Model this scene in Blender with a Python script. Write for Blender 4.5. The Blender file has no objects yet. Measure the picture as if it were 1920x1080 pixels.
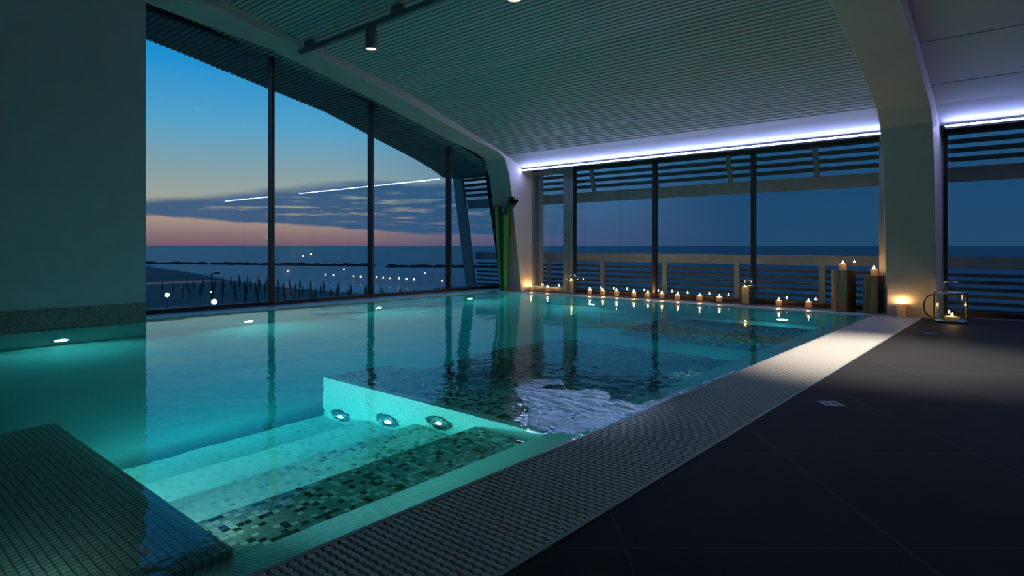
import bpy, math, random
from mathutils import Vector
random.seed(7)
sc = bpy.context.scene
COL = sc.collection
F = 1152.0
YAW = math.atan(990 / F)
EYE = 1.2
PI = math.pi

# ------------------------------------------------------------------ helpers
class MB:
    def __init__(self):
        self.v, self.f, self.m, self.s = [], [], [], []
    def add(self, vs, fs, mat=0, smooth=False):
        b = len(self.v)
        self.v += [tuple(p) for p in vs]
        self.f += [tuple(b + i for i in f) for f in fs]
        self.m += [mat] * len(fs); self.s += [smooth] * len(fs)
        return self
    def box(self, x0, x1, y0, y1, z0, z1, mat=0):
        vs = [(x0,y0,z0),(x1,y0,z0),(x1,y1,z0),(x0,y1,z0),(x0,y0,z1),(x1,y0,z1),(x1,y1,z1),(x0,y1,z1)]
        return self.add(vs, [(0,3,2,1),(4,5,6,7),(0,1,5,4),(1,2,6,5),(2,3,7,6),(3,0,4,7)], mat)
    def bar(self, a, b, w, h, up=(0,0,1), mat=0):
        a, b = Vector(a), Vector(b); d = (b - a).normalized(); u = Vector(up)
        s = d.cross(u).normalized(); u = s.cross(d).normalized()
        vs = []
        for p in (a, b):
            for i, j in ((-1,-1),(1,-1),(1,1),(-1,1)):
                vs.append(p + s * (i * w / 2) + u * (j * h / 2))
        return self.add(vs, [(3,2,1,0),(4,5,6,7),(0,1,5,4),(1,2,6,5),(2,3,7,6),(3,0,4,7)], mat)
    def extrude_x(self, prof, x0, x1, mat=0, smooth=False):
        """closed polygon of (y, z) extruded along X"""
        n = len(prof)
        vs = [(x0, y, z) for y, z in prof] + [(x1, y, z) for y, z in prof]
        self.add(vs, [(i, (i + 1) % n, n + (i + 1) % n, n + i) for i in range(n)], mat, smooth)
        self.f += [tuple(len(self.v) - 2 * n + i for i in reversed(range(n))), tuple(len(self.v) - n + i for i in range(n))]
        self.m += [mat] * 2; self.s += [False] * 2
        return self
    def extrude_y(self, prof, y0, y1, mat=0):
        n = len(prof); b = len(self.v)
        self.v += [(x, y0, z) for x, z in prof] + [(x, y1, z) for x, z in prof]
        fs = [(b + i, b + (i + 1) % n, b + n + (i + 1) % n, b + n + i) for i in range(n)]
        fs += [tuple(b + i for i in reversed(range(n))), tuple(b + n + i for i in range(n))]
        self.f += fs; self.m += [mat] * len(fs); self.s += [False] * len(fs)
        return self
    def lathe(self, prof, c=(0,0,0), n=24, mat=0, smooth=True, axis='z', close=True):
        """prof: list of (r, h); revolved about the axis"""
        vs = []
        for r, h in prof:
            for k in range(n):
                a = 2 * PI * k / n
                p = (r * math.cos(a), r * math.sin(a), h)
                if axis == 'y': p = (p[0], p[2], p[1])
                if axis == 'x': p = (p[2], p[0], p[1])
                vs.append((p[0] + c[0], p[1] + c[1], p[2] + c[2]))
        fs = []
        for i in range(len(prof) - 1):
            for k in range(n):
                k2 = (k + 1) % n
                fs.append((i * n + k, i * n + k2, (i + 1) * n + k2, (i + 1) * n + k))
        self.add(vs, fs, mat, smooth)
        if close:
            b = len(self.v) - len(vs)
            if prof[0][0] > 1e-5:
                self.f.append(tuple(b + k for k in reversed(range(n)))); self.m.append(mat); self.s.append(False)
            if prof[-1][0] > 1e-5:
                self.f.append(tuple(b + (len(prof) - 1) * n + k for k in range(n))); self.m.append(mat); self.s.append(False)
        return self
    def tube(self, pts, rads, n=12, mat=0, flat=1.0, side=None, caps=True):
        pts = [Vector(p) for p in pts]
        if not isinstance(rads, (list, tuple)): rads = [rads] * len(pts)
        vs = []
        ref = Vector(side) if side else None
        for i, p in enumerate(pts):
            t = (pts[min(i + 1, len(pts) - 1)] - pts[max(i - 1, 0)]).normalized()
            s = ref if ref else (Vector((0,0,1)) if abs(t.z) < .9 else Vector((1,0,0)))
            a = (s - t * s.dot(t)).normalized(); b = t.cross(a)
            for k in range(n):
                th = 2 * PI * k / n
                vs.append(p + a * (rads[i] * math.cos(th)) + b * (rads[i] * flat * math.sin(th)))
        fs = []
        for i in range(len(pts) - 1):
            for k in range(n):
                k2 = (k + 1) % n
                fs.append((i * n + k, i * n + k2, (i + 1) * n + k2, (i + 1) * n + k))
        if caps:
            fs += [tuple(reversed(range(n))), tuple((len(pts) - 1) * n + k for k in range(n))]
        return self.add(vs, fs, mat, True)
    def build(self, name, mats, parent=None, kind=None, loc=None, bevel=0):
        me = bpy.data.meshes.new(name)
        me.from_pydata([tuple(p) for p in self.v], [], self.f)
        if not isinstance(mats, (list, tuple)): mats = [mats]
        for m in mats: me.materials.append(m)
        me.polygons.foreach_set('material_index', self.m)
        me.polygons.foreach_set('use_smooth', self.s)
        me.update()
        o = bpy.data.objects.new(name, me); COL.objects.link(o)
        if parent: o.parent = parent
        if kind: o['kind'] = kind
        if loc: o.location = loc
        if bevel:
            b = o.modifiers.new('bevel', 'BEVEL'); b.width = bevel; b.segments = 2; b.limit_method = 'ANGLE'
        return o

def tag(o, label, cat, group=None, kind=None):
    o['label'] = label; o['category'] = cat
    if group: o['group'] = group
    if kind: o['kind'] = kind
    return o
def thing(name, label, cat, loc=(0,0,0), rz=0, group=None):
    o = bpy.data.objects.new(name, None); COL.objects.link(o)
    o.location = loc; o.rotation_euler = (0, 0, rz); o.empty_display_size = .1
    return tag(o, label, cat, group)
def copy_tree(o, parent=None):
    c = o.copy(); COL.objects.link(c)
    if parent: c.parent = parent
    for ch in list(o.children): copy_tree(ch, c)
    return c

# ------------------------------------------------------------------ materials
class NT:
    def __init__(self, name):
        self.mat = bpy.data.materials.new(name); self.mat.use_nodes = True
        self.t = self.mat.node_tree; self.t.nodes.clear()
        self.out = self.t.nodes.new('ShaderNodeOutputMaterial')
    def n(self, typ, ins=None, **kw):
        nd = self.t.nodes.new(typ)
        for k, v in kw.items(): setattr(nd, k, v)
        for k, v in (ins or {}).items():
            if isinstance(v, bpy.types.NodeSocket): self.t.links.new(v, nd.inputs[k])
            else: nd.inputs[k].default_value = v
        return nd
    def math(self, op, a, b=0.0, c=None):
        nd = self.t.nodes.new('ShaderNodeMath'); nd.operation = op
        for i, v in enumerate((a, b) if c is None else (a, b, c)):
            if isinstance(v, bpy.types.NodeSocket): self.t.links.new(v, nd.inputs[i])
            else: nd.inputs[i].default_value = v
        return nd.outputs[0]
    def mix(self, fac, a, b):
        nd = self.t.nodes.new('ShaderNodeMix'); nd.data_type = 'RGBA'
        for i, v in ((0, fac), (6, a), (7, b)):
            if isinstance(v, bpy.types.NodeSocket): self.t.links.new(v, nd.inputs[i])
            else: nd.inputs[i].default_value = v if i == 0 else (*v[:3], 1)
        return nd.outputs[2]
    def ramp(self, fac, stops, interp='LINEAR'):
        nd = self.t.nodes.new('ShaderNodeValToRGB'); nd.color_ramp.interpolation = interp
        cr = nd.color_ramp
        while len(cr.elements) < len(stops): cr.elements.new(.5)
        for e, (p, c) in zip(cr.elements, stops): e.position = p; e.color = (*c[:3], 1)
        self.t.links.new(fac, nd.inputs[0]); return nd.outputs[0]
    def surf(self, sh): self.t.links.new(sh, self.out.inputs['Surface'])
    def bump(self, h, dist=.01, strength=1.0):
        return self.n('ShaderNodeBump', {'Height': h, 'Distance': dist, 'Strength': strength}).outputs[0]

def pbr(name, col, rough=.5, metal=0.0, noise=0.0, nscale=20.0, bumpd=0.0, bscale=40.0, emit=None, estr=0.0, sss=0.0, sssr=.02, spec=.5, grime=None):
    k = NT(name)
    ins = {'Roughness': rough, 'Metallic': metal, 'Specular IOR Level': spec}
    tc = k.n('ShaderNodeTexCoord').outputs['Object']
    c = (*col, 1)
    if noise:
        nz = k.n('ShaderNodeTexNoise', {'Vector': tc, 'Scale': nscale, 'Detail': 5.0}).outputs[0]
        lo = [x * (1 - noise) for x in col]; hi = [min(1, x * (1 + noise)) for x in col]
        c = k.ramp(nz, [(.3, lo), (.7, hi)])
    ins['Base Color'] = c
    if bumpd:
        nz = k.n('ShaderNodeTexNoise', {'Vector': tc, 'Scale': bscale, 'Detail': 6.0}).outputs[0]
        ins['Normal'] = k.bump(nz, bumpd)
    if emit: ins['Emission Color'] = (*emit, 1); ins['Emission Strength'] = estr
    if sss:
        ins['Subsurface Weight'] = sss; ins['Subsurface Radius'] = (1, .72, .42); ins['Subsurface Scale'] = sssr
    b = k.n('ShaderNodeBsdfPrincipled', ins)
    k.surf(b.outputs[0]); return k.mat

def emitter(name, col, s):
    k = NT(name); e = k.n('ShaderNodeEmission', {'Color': (*col, 1), 'Strength': s}); k.surf(e.outputs[0]); return k.mat

def mosaic(name, size, stops, grout, gw=.06, rough=.25, stretch=(1,1,1), soft=0):
    """square glass mosaic in the plane of each face, one random colour per tile"""
    k = NT(name)
    g = k.n('ShaderNodeNewGeometry')
    pos = k.n('ShaderNodeVectorMath', {0: g.outputs['Position'], 1: (size*.37, size*.41, size*.33)}, operation='ADD').outputs[0]
    sc_ = k.n('ShaderNodeVectorMath', {0: pos, 1: (stretch[0]/size, stretch[1]/size, stretch[2]/size)}, operation='MULTIPLY').outputs[0]
    fl = k.n('ShaderNodeVectorMath', {0: sc_}, operation='FLOOR').outputs[0]
    fr = k.n('ShaderNodeSeparateXYZ', {0: k.n('ShaderNodeVectorMath', {0: sc_}, operation='FRACTION').outputs[0]})
    nm = k.n('ShaderNodeSeparateXYZ', {0: g.outputs['True Normal']})
    wn = k.n('ShaderNodeTexWhiteNoise', {'Vector': fl}).outputs['Value']
    m = None
    for i in range(3):
        e = k.math('GREATER_THAN', k.math('ABSOLUTE', k.math('SUBTRACT', fr.outputs[i], .5)), .5 - gw)
        e = k.math('MULTIPLY', e, k.math('LESS_THAN', k.math('ABSOLUTE', nm.outputs[i]), .7))
        m = e if m is None else k.math('MAXIMUM', m, e)
    c = k.ramp(wn, stops, 'CONSTANT')
    c = k.mix(m, c, grout)
    b = k.n('ShaderNodeBsdfPrincipled', {'Base Color': c, 'Roughness': rough})
    k.surf(b.outputs[0]); return k.mat

def window_glass(name, tint=(.93,.96,.96)):
    k = NT(name)
    g = k.n('ShaderNodeNewGeometry')
    cs = k.math('ABSOLUTE', k.n('ShaderNodeVectorMath', {0: g.outputs['Normal'], 1: g.outputs['Incoming']}, operation='DOT_PRODUCT').outputs['Value'])
    fr = k.math('ADD', .04, k.math('MULTIPLY', .96, k.math('POWER', k.math('SUBTRACT', 1.0, cs), 5.0)))
    tr = k.n('ShaderNodeBsdfTransparent', {'Color': (*tint, 1)}).outputs[0]
    gl = k.n('ShaderNodeBsdfGlossy', {'Color': (1,1,1,1), 'Roughness': 0.0}).outputs[0]
    mx = k.n('ShaderNodeMixShader', {0: fr, 1: tr, 2: gl}).outputs[0]
    k.surf(mx); return k.mat

M = {}
M['plaster'] = pbr('white_plaster', (.42,.42,.41), .75, noise=.04, nscale=3, bumpd=.001, bscale=60)
M['plaster_arch'] = pbr('white_arch_paint', (.60,.53,.47), .7, noise=.03, nscale=2)
M['ceiling'] = pbr('white_ribbed_ceiling', (.55,.55,.53), .6)
M['groove'] = pbr('ribbed_ceiling_groove', (.12,.12,.12), .8)
M['panel'] = pbr('smooth_ceiling_panel', (.55,.55,.55), .6)
M['dark_frame'] = pbr('black_window_frame', (.012,.012,.014), .45)
M['alu'] = pbr('grey_aluminium_frame', (.28,.28,.26), .5, metal=.3, noise=.05)
M['glass'] = window_glass('window_glass')
M['lantern_glass'] = window_glass('lantern_glass', (.88,.92,.9))
M['ledge'] = pbr('white_ledge_stone', (.62,.62,.66), .35, noise=.06, nscale=15)
M['sill'] = pbr('dark_sill', (.10,.075,.06), .5, noise=.2, nscale=8)
M['grate'] = pbr('white_plastic_grating', (.72,.66,.60), .55)
M['trough'] = pbr('grating_trough', (.03,.035,.035), .7)
M['steel'] = pbr('brushed_steel', (.55,.56,.56), .25, metal=1, noise=.1, nscale=30)
M['dull_steel'] = pbr('dull_steel_insert', (.10,.12,.11), .5, metal=.4)
M['white_wood'] = pbr('grey_white_painted_wood', (.36,.40,.38), .6, noise=.1, nscale=6)
M['slat'] = pbr('weathered_slat', (.10,.11,.10), .7, noise=.1)
M['wax'] = pbr('cream_wax', (.90,.72,.46), .5, sss=1.0, sssr=.055)
k = NT('translucent_cream_wax')
df = k.n('ShaderNodeBsdfDiffuse', {'Color': (.90,.78,.56,1)}).outputs[0]
tl_ = k.n('ShaderNodeBsdfTranslucent', {'Color': (1.0,.78,.46,1)}).outputs[0]
k.surf(k.n('ShaderNodeMixShader', {0: .45, 1: df, 2: tl_}).outputs[0]); M['wax'] = k.mat
M['wick'] = pbr('burnt_wick', (.01,.01,.01), .9)
M['flame'] = emitter('candle_flame', (1.0,.58,.20), 230)
M['led'] = emitter('led_diode', (.36,.44,1.0), 82)
M['led_body'] = pbr('led_profile', (.35,.35,.38), .4, metal=.6)
M['track'] = pbr('grey_track_metal', (.13,.14,.15), .4, metal=.5)
M['lamp_body'] = pbr('grey_spotlight_body', (.16,.17,.18), .4, metal=.4)
M['lamp_glow'] = emitter('warm_spot_glow', (1.0,.88,.66), 9)
M['underwater'] = emitter('underwater_lamp_lens', (.72,1.0,.97), 520)
M['jet'] = pbr('chrome_jet_nozzle', (.75,.8,.8), .18, metal=1)
M['jet_glint'] = emitter('jet_core_glint', (.85,1.0,.97), 5)  # emission standing in for the white highlight on each jet
M['kerb_lamp'] = emitter('kerb_lamp_lens', (.80,1.0,.93), 620)
M['chrome'] = pbr('chrome_lamp_ring', (.5,.55,.55), .15, metal=1)
M['sand'] = pbr('dark_wet_sand', (.16,.125,.11), .9, noise=.25, nscale=.08, bumpd=.03, bscale=1)
M['rock'] = pbr('breakwater_rock', (.02,.022,.025), .95, noise=.3, nscale=.3)
M['deck'] = pbr('grey_deck_boards', (.12,.115,.11), .7, noise=.2, nscale=4)
M['pole'] = pbr('dark_green_umbrella_cover', (.045,.065,.055), .8)
M['street_pole'] = pbr('dark_street_pole', (.02,.02,.02), .6)
M['street_glow'] = emitter('green_white_street_lamp', (.75,1.0,.70), 6)
M['rope'] = pbr('dark_rope', (.10,.055,.035), .8, bumpd=.003, bscale=60)

M['white_mosaic'] = mosaic('white_mosaic', .02, [(0,(.66,.70,.66)),(.4,(.72,.74,.70)),(.75,(.62,.67,.64))], (.36,.38,.36), .10)
M['pool_white'] = mosaic('pale_pool_mosaic', .02, [(0,(.62,.66,.62)),(.5,(.66,.70,.66))], (.55,.58,.55), .07)
M['dark_mosaic'] = mosaic('speckled_mosaic', .036, [(0,(.012,.018,.022)),(.34,(.22,.32,.28)),(.75,(.34,.44,.38)),(.9,(.50,.58,.50))], (.13,.18,.16), .05)
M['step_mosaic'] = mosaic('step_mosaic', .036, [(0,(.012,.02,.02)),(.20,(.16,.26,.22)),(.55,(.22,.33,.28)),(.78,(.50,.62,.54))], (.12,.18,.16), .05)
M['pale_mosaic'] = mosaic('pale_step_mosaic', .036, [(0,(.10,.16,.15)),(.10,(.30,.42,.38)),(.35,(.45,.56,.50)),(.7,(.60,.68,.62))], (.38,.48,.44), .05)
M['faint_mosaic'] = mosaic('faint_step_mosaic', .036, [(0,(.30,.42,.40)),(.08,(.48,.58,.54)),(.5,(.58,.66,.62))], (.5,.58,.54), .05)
M['skirting'] = mosaic('brown_grey_skirting_mosaic', .026, [(0,(.16,.14,.11)),(.3,(.22,.19,.15)),(.7,(.13,.115,.095))], (.24,.22,.19), .08, .4)

# dark floor tiles, laid at an angle to the pool
k = NT('dark_floor_tiles')
g = k.n('ShaderNodeNewGeometry').outputs['Position']
s = k.n('ShaderNodeSeparateXYZ', {0: g})
ca, sa = math.cos(YAW), math.sin(YAW)
r_ = k.math('ADD', k.math('MULTIPLY', s.outputs[0], ca), k.math('MULTIPLY', s.outputs[1], sa))
f_ = k.math('ADD', k.math('MULTIPLY', s.outputs[0], -sa), k.math('MULTIPLY', s.outputs[1], ca))
m = None; m2 = None
for c, off in ((r_, .443), (f_, .217)):
    q = k.math('ABSOLUTE', k.math('SUBTRACT', k.math('FRACT', k.math('DIVIDE', k.math('SUBTRACT', c, off - 11.0), 1.1)), .5))
    e = k.math('GREATER_THAN', q, .5 - .0022)
    m = e if m is None else k.math('MAXIMUM', m, e)
nz = k.n('ShaderNodeTexNoise', {'Vector': g, 'Scale': 90.0, 'Detail': 6.0}).outputs[0]
nb = k.n('ShaderNodeTexNoise', {'Vector': g, 'Scale': 1.3, 'Detail': 3.0}).outputs[0]
c = k.ramp(nb, [(.3, (.036,.035,.034)), (.7, (.045,.044,.042))])
c = k.mix(k.math('MULTIPLY', nz, .25), c, (.02,.02,.022))
c = k.mix(m, c, (.10,.095,.09))
b = k.n('ShaderNodeBsdfPrincipled', {'Base Color': c, 'Roughness': .65, 'Specular IOR Level': .05, 'Normal': k.bump(k.math('SUBTRACT', nz, m), .0012)})
k.surf(b.outputs[0]); M['floor'] = k.mat

# pool water
k = NT('pool_water')
g = k.n('ShaderNodeNewGeometry').outputs['Position']
n1 = k.n('ShaderNodeTexNoise', {'Vector': g, 'Scale': 1.6, 'Detail': 2.0}).outputs[0]
n2 = k.n('ShaderNodeTexNoise', {'Vector': g, 'Scale': 7.0, 'Detail': 2.0}).outputs[0]
d = k.n('ShaderNodeVectorMath', {0: g, 1: (-2.8, 4.3, 0)}, operation='DISTANCE').outputs['Value']
near = k.n('ShaderNodeMapRange', {0: d, 1: .4, 2: 2.6, 3: 1.0, 4: 0.0}, interpolation_type='SMOOTHSTEP').outputs[0]
n3 = k.n('ShaderNodeTexNoise', {'Vector': g, 'Scale': 22.0, 'Detail': 1.0}).outputs[0]
h = k.math('ADD', k.math('ADD', k.math('MULTIPLY', n1, 1.6), k.math('MULTIPLY', n3, .10)), k.math('MULTIPLY', n2, k.math('ADD', .28, k.math('MULTIPLY', near, 1.2))))
nrm = k.bump(h, .0042)
gl = k.n('ShaderNodeBsdfGlass', {'IOR': 1.333, 'Roughness': 0.0, 'Normal': nrm, 'Color': (1,1,1,1)})
k.surf(gl.outputs[0])
va = k.n('ShaderNodeVolumeAbsorption', {'Color': (.03,.885,.905,1), 'Density': 0.85})
k.t.links.new(va.outputs[0], k.out.inputs['Volume'])
M['water'] = k.mat

# churned water, the led reflection put into its blue tint
k = NT('churned_water_led_tint')
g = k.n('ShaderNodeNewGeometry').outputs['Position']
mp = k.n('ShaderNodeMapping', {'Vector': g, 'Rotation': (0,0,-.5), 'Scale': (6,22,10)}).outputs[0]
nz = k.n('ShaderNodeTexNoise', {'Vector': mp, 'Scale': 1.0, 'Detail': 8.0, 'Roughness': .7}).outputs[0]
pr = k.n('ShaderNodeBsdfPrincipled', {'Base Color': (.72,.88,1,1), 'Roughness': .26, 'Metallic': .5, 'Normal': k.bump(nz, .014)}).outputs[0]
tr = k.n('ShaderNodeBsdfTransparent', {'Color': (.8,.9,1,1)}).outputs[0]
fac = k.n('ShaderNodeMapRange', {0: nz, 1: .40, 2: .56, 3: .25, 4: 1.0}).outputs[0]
k.surf(k.n('ShaderNodeMixShader', {0: fac, 1: tr, 2: pr}).outputs[0]); M['foam_sheen'] = k.mat

# sea
k = NT('sea_water')
g = k.n('ShaderNodeNewGeometry').outputs['Position']
mp = k.n('ShaderNodeMapping', {'Vector': g, 'Rotation': (0,0,-.71), 'Scale': (.012,.06,.05)}).outputs[0]
nz = k.n('ShaderNodeTexNoise', {'Vector': mp, 'Scale': 1.0, 'Detail': 7.0, 'Roughness': .65}).outputs[0]
n2 = k.n('ShaderNodeTexNoise', {'Vector': k.n('ShaderNodeMapping', {'Vector': g, 'Rotation': (0,0,-.71), 'Scale': (.05,.35,.3)}).outputs[0], 'Scale': 1.0, 'Detail': 5.0}).outputs[0]
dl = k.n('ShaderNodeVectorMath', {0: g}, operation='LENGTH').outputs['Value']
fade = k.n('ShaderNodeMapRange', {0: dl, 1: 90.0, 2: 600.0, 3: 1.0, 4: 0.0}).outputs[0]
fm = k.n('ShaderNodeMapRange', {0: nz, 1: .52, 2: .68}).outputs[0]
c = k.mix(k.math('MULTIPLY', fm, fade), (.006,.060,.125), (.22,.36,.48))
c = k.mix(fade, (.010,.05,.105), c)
b = k.n('ShaderNodeBsdfPrincipled', {'Base Color': c, 'Roughness': .38, 'Specular IOR Level': .35, 'Normal': k.bump(n2, .8)})
k.surf(b.outputs[0]); M['sea'] = k.mat

# timber block
k = NT('raw_timber')
tc = k.n('ShaderNodeTexCoord').outputs['Object']
mp = k.n('ShaderNodeMapping', {'Vector': tc, 'Scale': (14,14,1.2)}).outputs[0]
nz = k.n('ShaderNodeTexNoise', {'Vector': mp, 'Scale': 2.0, 'Detail': 8.0, 'Distortion': .6}).outputs[0]
c = k.ramp(nz, [(.25,(.17,.075,.035)),(.5,(.44,.22,.12)),(.75,(.56,.33,.19))])
b = k.n('ShaderNodeBsdfPrincipled', {'Base Color': c, 'Roughness': .8, 'Normal': k.bump(nz, .006)})
k.surf(b.outputs[0]); M['timber'] = k.mat
M['bark'] = pbr('dark_bark', (.05,.025,.014), .95, noise=.4, nscale=18, bumpd=.01, bscale=25)

# striped spout sheet
k = NT('green_yellow_striped_sheet')
tc = k.n('ShaderNodeTexCoord').outputs['UV']
s = k.n('ShaderNodeSeparateXYZ', {0: tc}).outputs[0]
c = k.ramp(s, [(0,(.03,.05,.02)),(.08,(.65,.42,.06)),(.20,(.50,.36,.06)),(.30,(.05,.08,.05)),(.48,(.02,.04,.035)),(.58,(.20,.22,.04)),(.64,(.85,.50,.07)),(.86,(.65,.42,.07)),(.95,(.05,.07,.03))])
b = k.n('ShaderNodeBsdfPrincipled', {'Base Color': c, 'Roughness': .32, 'Metallic': .2})
k.surf(b.outputs[0]); M['spout'] = k.mat

# ------------------------------------------------------------------ camera
cam = bpy.data.cameras.new('camera'); co = bpy.data.objects.new('camera', cam); COL.objects.link(co)
cam.sensor_width = 36; cam.lens = F * 36 / 1920; cam.shift_y = -79 / 1920
cam.clip_end = 60000; cam.clip_start = .05
co.location = (0, 0, EYE); co.rotation_euler = (PI / 2, 0, YAW)
sc.camera = co

# ------------------------------------------------------------------ world: dusk sky
w = bpy.data.worlds.new('dusk_sky'); sc.world = w; w.use_nodes = True
k = NT.__new__(NT); k.t = w.node_tree; k.t.nodes.clear()
wout = k.t.nodes.new('ShaderNodeOutputWorld')
tc = k.n('ShaderNodeTexCoord').outputs['Generated']
s = k.n('ShaderNodeSeparateXYZ', {0: tc})
X, Y, Z = s.outputs
hl = k.math('SQRT', k.math('ADD', k.math('MULTIPLY', X, X), k.math('MULTIPLY', Y, Y)))
te = k.math('DIVIDE', Z, k.math('MAXIMUM', hl, .001))
# azimuth measured clockwise (degrees) from the axis 40.7 deg left of +Y
az = k.math('SUBTRACT', k.math('MULTIPLY', k.math('ARCTAN2', X, Y), 180 / PI), -math.degrees(YAW))
az = k.math('SUBTRACT', az, k.math('MULTIPLY', 360.0, k.math('GREATER_THAN', az, 180.0)))
def rmp(v, a, b_, c=0.0, d=1.0, sm=True):
    return k.n('ShaderNodeMapRange', {0: v, 1: a, 2: b_, 3: c, 4: d}, interpolation_type='SMOOTHSTEP' if sm else 'LINEAR').outputs[0]
tn = rmp(te, 0.0, .6, 0, 1, False)
left = k.ramp(tn, [(0,(.17,.105,.16)),(.03,(.29,.18,.19)),(.075,(.47,.34,.27)),(.12,(.38,.39,.34)),(.19,(.25,.38,.42)),(.30,(.10,.38,.62)),(.45,(.015,.30,.68)),(.7,(.004,.20,.56)),(1,(.003,.10,.35))])
mid = k.ramp(tn, [(0,(.060,.085,.20)),(.06,(.065,.115,.24)),(.14,(.055,.15,.30)),(.30,(.045,.19,.40)),(.5,(.02,.17,.44)),(1,(.004,.07,.25))])
right = k.ramp(tn, [(0,(.018,.072,.16)),(.15,(.013,.068,.165)),(.35,(.024,.12,.28)),(.6,(.03,.15,.36)),(1,(.004,.05,.17))])
a1 = rmp(az, -18.0, 6.0); a2 = rmp(az, 2.0, 22.0)
# sky opposite the sunset stays as dark as the right side
a3 = rmp(az, -70.0, -110.0)
sky = k.mix(a1, left, mid); sky = k.mix(a2, sky, right); sky = k.mix(a3, sky, right)
# cloud bank low over the sea
cv = k.n('ShaderNodeCombineXYZ', {0: k.math('MULTIPLY', az, .11), 1: k.math('MULTIPLY', te, 42.0), 2: 3.3}).outputs[0]
cn = k.n('ShaderNodeTexNoise', {'Vector': cv, 'Scale': 1.0, 'Detail': 8.0, 'Roughness': .62, 'Distortion': .5}).outputs[0]
tec = k.math('ADD', te, k.math('MULTIPLY', k.math('SUBTRACT', cn, .5), .022))
lo = rmp(az, -31.0, -8.0, .046, .020, False)
hi = rmp(az, -31.0, -14.0, .066, .104, False)
m1 = rmp(k.math('SUBTRACT', tec, lo), -.0025, .003)
m2 = rmp(k.math('SUBTRACT', hi, tec), -.003, .012)
band = k.math('MULTIPLY', m1, m2)
# paler streaks break the middle of the bank
sv = k.n('ShaderNodeCombineXYZ', {0: k.math('MULTIPLY', az, .22), 1: k.math('MULTIPLY', te, 130.0), 2: 9.1}).outputs[0]
sn = k.n('ShaderNodeTexNoise', {'Vector': sv, 'Scale': 1.0, 'Detail': 6.0, 'Roughness': .6}).outputs[0]
mid_h = k.math('MULTIPLY', rmp(k.math('SUBTRACT', te, lo), .006, .016), rmp(k.math('SUBTRACT', hi, te), .006, .03))
streak = k.math('MULTIPLY', rmp(sn, .50, .64), mid_h)
band = k.math('MULTIPLY', band, k.math('SUBTRACT', 1.0, k.math('MULTIPLY', streak, .75)))
band = k.math('MULTIPLY', band, k.math('SUBTRACT', 1.0, rmp(az, -2.0, 12.0)))
cc = k.mix(rmp(az, -31.0, -5.0), (.030,.10,.22), (.018,.090,.21))
sky = k.mix(k.math('MULTIPLY', band, .93), sky, cc)
# faint high wisps
wv = k.n('ShaderNodeCombineXYZ', {0: k.math('MULTIPLY', az, .35), 1: k.math('MULTIPLY', te, 30.0), 2: 1.0}).outputs[0]
wnz = k.n('ShaderNodeTexNoise', {'Vector': wv, 'Scale': 1.0, 'Detail': 4.0}).outputs[0]
sky = k.mix(k.math('MULTIPLY', k.math('MULTIPLY', rmp(wnz, .68, .80), .35), k.math('SUBTRACT', 1.0, a1)), sky, (.35,.42,.50))
sky = k.mix(k.math('LESS_THAN', Z, 0.0), sky, (.01,.03,.06))
bg = k.n('ShaderNodeBackground', {'Color': sky, 'Strength': 1.08})
k.t.links.new(bg.outputs[0], wout.inputs[0])

# ------------------------------------------------------------------ profiles
CEIL = [(-5,6.3),(0,5.92),(3.66,5.42),(5.05,5.18),(6,4.99),(8.48,4.51),(10.07,4.03),(11.2,3.70),(11.9,3.46),(12.4,3.235)]
def interp(P, y):
    if y <= P[0][0]: return P[0][1]
    for (a, b), (c, d) in zip(P, P[1:]):
        if y <= c: return b + (d - b) * (y - a) / (c - a)
    return P[-1][1]
ARCH_L = [(-5,5.95),(0,5.55),(3.66,5.137),(5.793,4.90),(8.073,4.396),(10.394,3.80),(11.45,3.56),(11.70,3.42),(11.86,3.05),(11.98,2.5),(12.36,0.0)]
ARCH_R = [(-5,5.6),(0,5.35),(3.66,5.05),(6.0,4.72),(8.163,4.26),(8.9,4.07),(9.628,3.893),(10.729,3.53),(11.25,3.36),(11.52,3.12),(11.72,2.6),(12.12,0.0)]

# ------------------------------------------------------------------ ceiling
def ribbed(x0, x1, y0, y1, pitch=.09, depth=.022, top=.16, dz=0.0):
    prof = []; mats = []
    y = y0; 
    while y < y1 - 1e-6:
        ye = min(y + pitch, y1)
        w_ = ye - y
        for t, dd in ((0, 0), (.58, 0), (.66, depth), (.92, depth)):
            yy = y + w_ * t; prof.append((yy, interp(CEIL, yy) + dd + dz))
        y = ye
    prof.append((y1, interp(CEIL, y1) + dz))
    mb = MB(); n = len(prof)
    vs = [(x0, a, b) for a, b in prof] + [(x1, a, b) for a, b in prof]
    fs = [(i, i + 1, n + i + 1, n + i) for i in range(n - 1)]
    mb.add(vs, fs)
    for i in range(n - 1): mb.m[i] = 1 if i % 4 == 2 else 0
    tp = [(a, interp(CEIL, a) + top + dz) for a in [y0 + (y1 - y0) * j / 24 for j in range(25)]]
    m_ = len(tp)
    mb.add([(x0, a, b) for a, b in tp] + [(x1, a, b) for a, b in tp], [(i + 1, i, m_ + i, m_ + i + 1) for i in range(m_ - 1)])
    return mb
cm = ribbed(-10.4, -1.95, -4.0, 11.75)
def smooth_strip(mb, x0, x1, y0, y1, th=.16, mat=0, dz=0, n=24):
    pr = [(y0 + (y1 - y0) * j / n) for j in range(n + 1)]
    poly = [(a, interp(CEIL, a) + dz) for a in pr] + [(a, interp(CEIL, a) + th + dz) for a in reversed(pr)]
    return mb.extrude_x(poly, x0, x1, mat)
smooth_strip(cm, -10.4, -1.95, 11.75, 12.42, mat=2, n=4)
cm.build('ceiling', [M['ceiling'], M['groove'], M['panel']], kind='structure')
cr = MB()
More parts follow.
